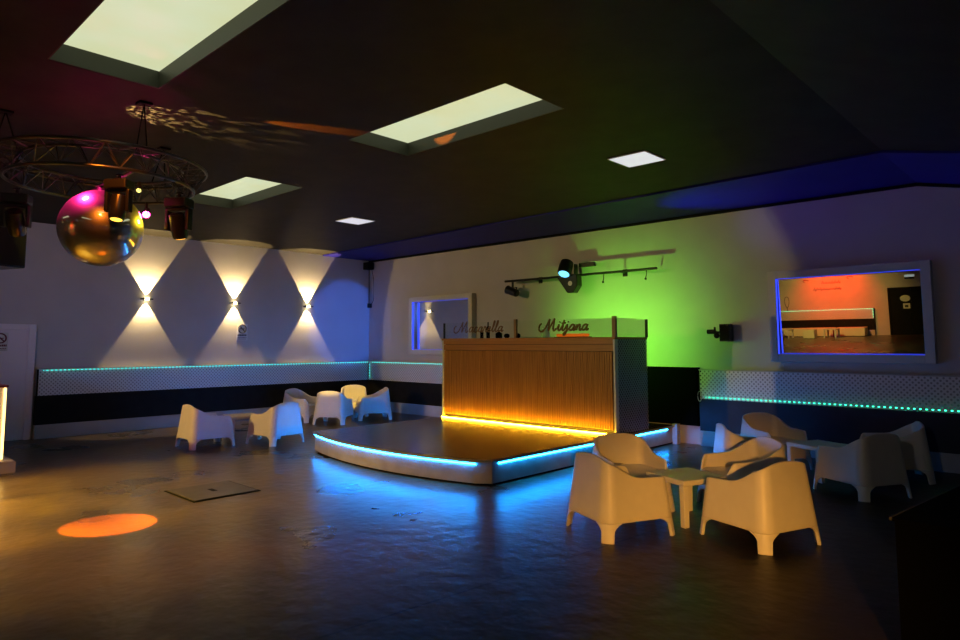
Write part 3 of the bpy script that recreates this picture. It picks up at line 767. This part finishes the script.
par('tiny stage lamp with yellow lens under the truss ring', (7.748, -8.851, 3.419), CAM, 'lens_yellow', .5)

t = thing('loudspeaker', 'black loudspeaker with glinting front hanging at the left edge', 'speaker', (5.92, -9.77, 2.655), math.radians(20))
b1('cabinet', 'black_gloss', t, (-.21, .21, -.28, .28, 0, .69), bevel=.015)
b1('grille', 'black_gloss', t, (.211, .218, -.26, .26, .02, .67))
bm = NB(); cyl(bm, (0, 0, .69), (0, 0, ZC - 2.655 - .001), .014, 8); obj('hanging_rod', bm, 'black_metal', t)

# ------------------------------------------------------------------ far end of the hall, seen in the mirror
for (x, lb) in ((2.6, 'long pale lounge bench block, first from the left in the mirror'), (5.4, 'long pale lounge bench block beside the mirrored black door')):
    t = thing('lounge_bench', lb, 'bench', (x, YW + .13, 0)); b1('base', 'mud', t, (0, 1.3 if x > 5 else 2.7, 0, .6, .02, .42), bevel=.02); b1('foot', 'black', t, (.05, 1.25 if x > 5 else 2.65, .05, .55, 0, .02))
t = thing('cube_stool', 'pale cube stool standing between the mirrored tables', 'stool', (4.25, YW + 1.35, 0)); b1('body', 'mud', t, (0, .52, 0, .52, .01, .42), bevel=.02); b1('foot', 'black', t, (.03, .49, .03, .49, 0, .01))
dup(t0, (3.35, YW + 1.55, 0), .1, 'pale low table left of the cube stool in the mirror'); dup(t0, (5.45, YW + 1.5, 0), .05, 'pale low table right of the cube stool in the mirror')
t = thing('exit_sign', 'small lit emergency sign above the mirrored black door', 'sign', (8.55, YW + .001, 2.72)); b1('housing', 'white', t, (-.22, .22, 0, .05, -.12, .12)); b1('face', 'exit', t, (-.20, .20, .051, .055, .0, .10)); b1('mounting', 'black', t, (-.20, .20, .051, .054, -.10, -.02))
t = thing('door_sign', 'pale oval sign on the mirrored black door', 'sign', (8.32, YW + .051, 1.72))
bm = NB(); lathe(bm, [(.21, 0), (.21, .008)], seg=28, T=Matrix.Scale(.72, 4, (0, 0, 1)) @ Matrix.Rotation(-PI / 2, 4, 'X')); obj('plate', bm, 'oval', t)
t = thing('door_sign', 'small square notice below the oval sign on the mirrored door', 'sign', (8.36, YW + .051, 1.36))
b1('plate', 'sign_white', t, (-.14, .14, 0, .006, -.12, .12)); b1('symbol', 'sign_dark', t, (-.07, .07, .006, .009, -.07, .05))
t = thing('door_sign', 'pale round sign at the far edge of the mirrored door', 'sign', (9.17, YW + .051, 1.74))
bm = NB(); lathe(bm, [(.13, 0), (.13, .008)], seg=24, T=Matrix.Rotation(-PI / 2, 4, 'X')); obj('plate', bm, 'sign_white', t)
bm = NB()
for (z, xa, xb) in ((2.62, 4.75, 5.55), (2.30, 4.35, 5.65)):
    x = xa
    while x < xb:
        tube(bm, [(x, YW + .012, z), (x + .05, YW + .012, z + random.uniform(.08, .16)), (x + .09, YW + .012, z - random.uniform(-.02, .04)), (x + .13, YW + .012, z + .06)], .014, 6); x += random.uniform(.11, .17)
tag(obj('wall_lettering', bm, 'sign_red', smooth=50), 'two dark lines of lettering on the red lit mirrored wall', 'lettering')
bm = NB()
for (x, z) in ((4.0, 2.80), (6.05, 2.86)): tube(bm, [(x + .13 * math.cos(a), YW + .012, z + .06 * math.sin(a)) for a in [2 * PI * k / 16 for k in range(12)]], .016, 6)
tag(obj('wall_flourish', bm, 'sign_red', smooth=50), 'dark flourish above the lettering on the red lit mirrored wall', 'wall decoration')
t = thing('hoop_ornament', 'thin dark hoop ornament on the ledge of the mirrored wall', 'ornament', (3.02, YW + .06, Z2 + .001))
bm = NB(); tube(bm, [(.11 * math.sin(a) * (1 + .2 * math.cos(a)), 0, .44 + .28 * math.cos(a)) for a in [2 * PI * k / 28 for k in range(28)]], .012, 6, closed=True); obj('hoop', bm, 'black_metal', t, smooth=60)
bm = NB(); cyl(bm, (0, 0, 0), (0, 0, .17), .012, 8); cyl(bm, (0, 0, 0), (0, 0, .015), .05, 14); obj('stem', bm, 'black_metal', t, smooth=40)

# ------------------------------------------------------------------ lights of the place and added fills
G = lambda *a, **k: lamp(*a, **k)
# green wash behind the bar
t = thing('wash_light', 'green wash light on the shelf behind the bar', 'stage light', (8.20, -1.50, 1.221))
b1('base', 'black_gloss', t, (-.09, .09, -.09, .09, 0, .05)); bm = NB(); lathe(bm, [(.05, .05), (.085, .08), (.085, .19), (.075, .2)], seg=18); obj('can', bm, 'black_gloss', t, smooth=35)
G('SPOT', 'green_wash', (8.15, -1.52, 1.80), (8.2, 0, 1.95), 195, (.27, 1., .06), 132, .75, .05)
# blue moving head on the rail towards the left corner
G('SPOT', 'blue_wash', (6.75, -.95, 3.05), (0, -.80, 2.35), 900, (.045, .17, 1.), 22, .4, .04)
G('SPOT', 'blue_ceiling_wash', (8.6, -1.1, 2.95), (11.6, -1.05, ZC), 150, (.07, .03, 1.), 62, 1., .05)
# red wash on the far wall
G('SPOT', 'red_wash', (5.3, YW + 1.9, 3.9), (5.3, YW, 2.3), 760, (1., .006, .002), 92, .9, .05)
G('SPOT', 'amber_far_wall', (5.2, YW + 6.5, 4.1), (5.2, YW, 1.0), 820, (1., .62, .11), 66, .7, .1)
# pink and yellow lamps around the ball, plus added spots without fittings
G('SPOT', 'pink_glow', (7.384, -9.432, 3.646), (7.315, -9.136, 3.009), 160, (1., .02, .20), 110, .8, .06)
G('SPOT', 'pink_beam', (7.236, -8.59, 3.259), (8.18, -9.022, 3.282), 10, (1., .02, .22), 150, .5, .03)
G('SPOT', 'yellow_glow', (7.497, -8.453, 3.191), (7.315, -9.056, 3.009), 22, (1., .70, .02), 110, .8, .04)
G('SPOT', 'orange_beam', (8.62, -9.55, 3.72), (8.09, -9.15, 3.32), 70, (1., .20, .01), 50, .5, .02)
G('SPOT', 'corner_chair_fill', (7.0, -8.6, 3.2), (1.10, -1.35, .55), 3400, (1., .62, .10), 7, .5, .03)  # unseen spot added to turn the far corner chair yellow
G('SPOT', 'pink_head_fill', (7.25, -9.2, 3.30), (6.66, -9.68, 3.22), 50, (1., .02, .20), 60, .6, .03)  # this and the next: spots added only to tint the side heads pink
G('SPOT', 'pink_head_fill', (7.25, -8.9, 3.20), (7.68, -8.41, 3.15), 40, (1., .02, .20), 60, .6, .03)
# orange spot on the dance floor
G('SPOT', 'orange_floor_spot', (8.50, -8.70, 2.72), (7.66, -8.95, 0), 5200, (1., .17, .004), 17, .06, .01)
# warm lamps over the dance floor and behind the viewer
G('SPOT', 'warm_floor_flood', (5.2, -11.2, 2.55), (6.1, -9.9, 0), 2300, (1., .55, .05), 96, .9, .06)
G('SPOT', 'booth_flood', (2.7, -11.6, 2.3), (3.0, -4.9, .4), 360, (1., .42, .05), 30, .6, .05)
G('SPOT', 'warm_stage_flood', (2.0, -16., 4.1), (5.7, 0, 1.9), 1450, (1., .74, .26), 36.5, .10, .03)
G('SPOT', 'warm_chair_flood', (17.2, -14.2, 2.1), (12.4, -5.8, 0), 3300, (1., .43, .06), 19, 1., .06)
# unseen fill lights added behind the viewer to lift both walls
G('SPOT', 'cool_fill', (9., -16.5, 4.1), (0, -5.0, 4.1), 880, (.84, .72, 1.), 40, .9, .3)
G('SPOT', 'hall_fill', (14., -18., 4.1), (12.8, 0, 2.4), 800, (1., .93, .84), 42, .9, .3)

# gobo light on the ceiling
g = G('SPOT', 'gobo_light', (7.9, -9.3, 3.7), (7.99, -8.48, 4.29), 420, (1., .66, .22), 58, .4, .008)
g.data.use_nodes = True; nt = g.data.node_tree
em = nt.nodes['Emission']; tc = nt.nodes.new('ShaderNodeTexCoord'); vo = nt.nodes.new('ShaderNodeTexNoise'); vo.inputs['Scale'].default_value = 17.; vo.inputs['Detail'].default_value = 1.5
cr = nt.nodes.new('ShaderNodeValToRGB'); cr.color_ramp.elements[0].position = .54; cr.color_ramp.elements[1].position = .62
nt.links.new(tc.outputs['Normal'], vo.inputs['Vector']); nt.links.new(vo.outputs['Fac'], cr.inputs['Fac']); nt.links.new(cr.outputs['Color'], em.inputs['Color'])
G('SPOT', 'orange_ceiling_beam', (8.1, -9.0, 3.9), (8.78, -7.4, ZC), 2200, (1., .22, .012), 8, .4, .008)

# ------------------------------------------------------------------ world, camera, view
w = bpy.data.worlds.new('world'); S.world = w; w.use_nodes = True
w.node_tree.nodes['Background'].inputs['Color'].default_value = (.004, .004, .005, 1)
c = bpy.data.cameras.new('camera'); co = bpy.data.objects.new('camera', c); COL.objects.link(co); S.camera = co
F, PY, YAW, PITCH, ROLL = 658.09, 286.51, math.radians(-43.305), math.radians(5.013), math.radians(-.109)
c.sensor_fit = 'HORIZONTAL'; c.sensor_width = 36.; c.lens = F / 960 * 36.; c.shift_y = (PY - 320) / 960.
c.clip_start = .05; c.clip_end = 100
fw = Vector((math.sin(YAW) * math.cos(PITCH), math.cos(YAW) * math.cos(PITCH), math.sin(PITCH)))
r0 = Vector((math.cos(YAW), -math.sin(YAW), 0)); u0 = r0.cross(fw)
r = r0 * math.cos(ROLL) + u0 * math.sin(ROLL); u = r.cross(fw)
R = Matrix((r, u, -fw)).transposed()
co.matrix_world = Matrix.Translation(CAM) @ R.to_4x4()

vs = S.view_settings; vs.view_transform = 'Standard'; vs.look = 'None'; vs.exposure = 0.; vs.gamma = 1.; vs.use_curve_mapping = False
S.cycles.use_denoising = True; S.cycles.max_bounces = 8; S.cycles.transparent_max_bounces = 12
S.cycles.sample_clamp_indirect = 4.
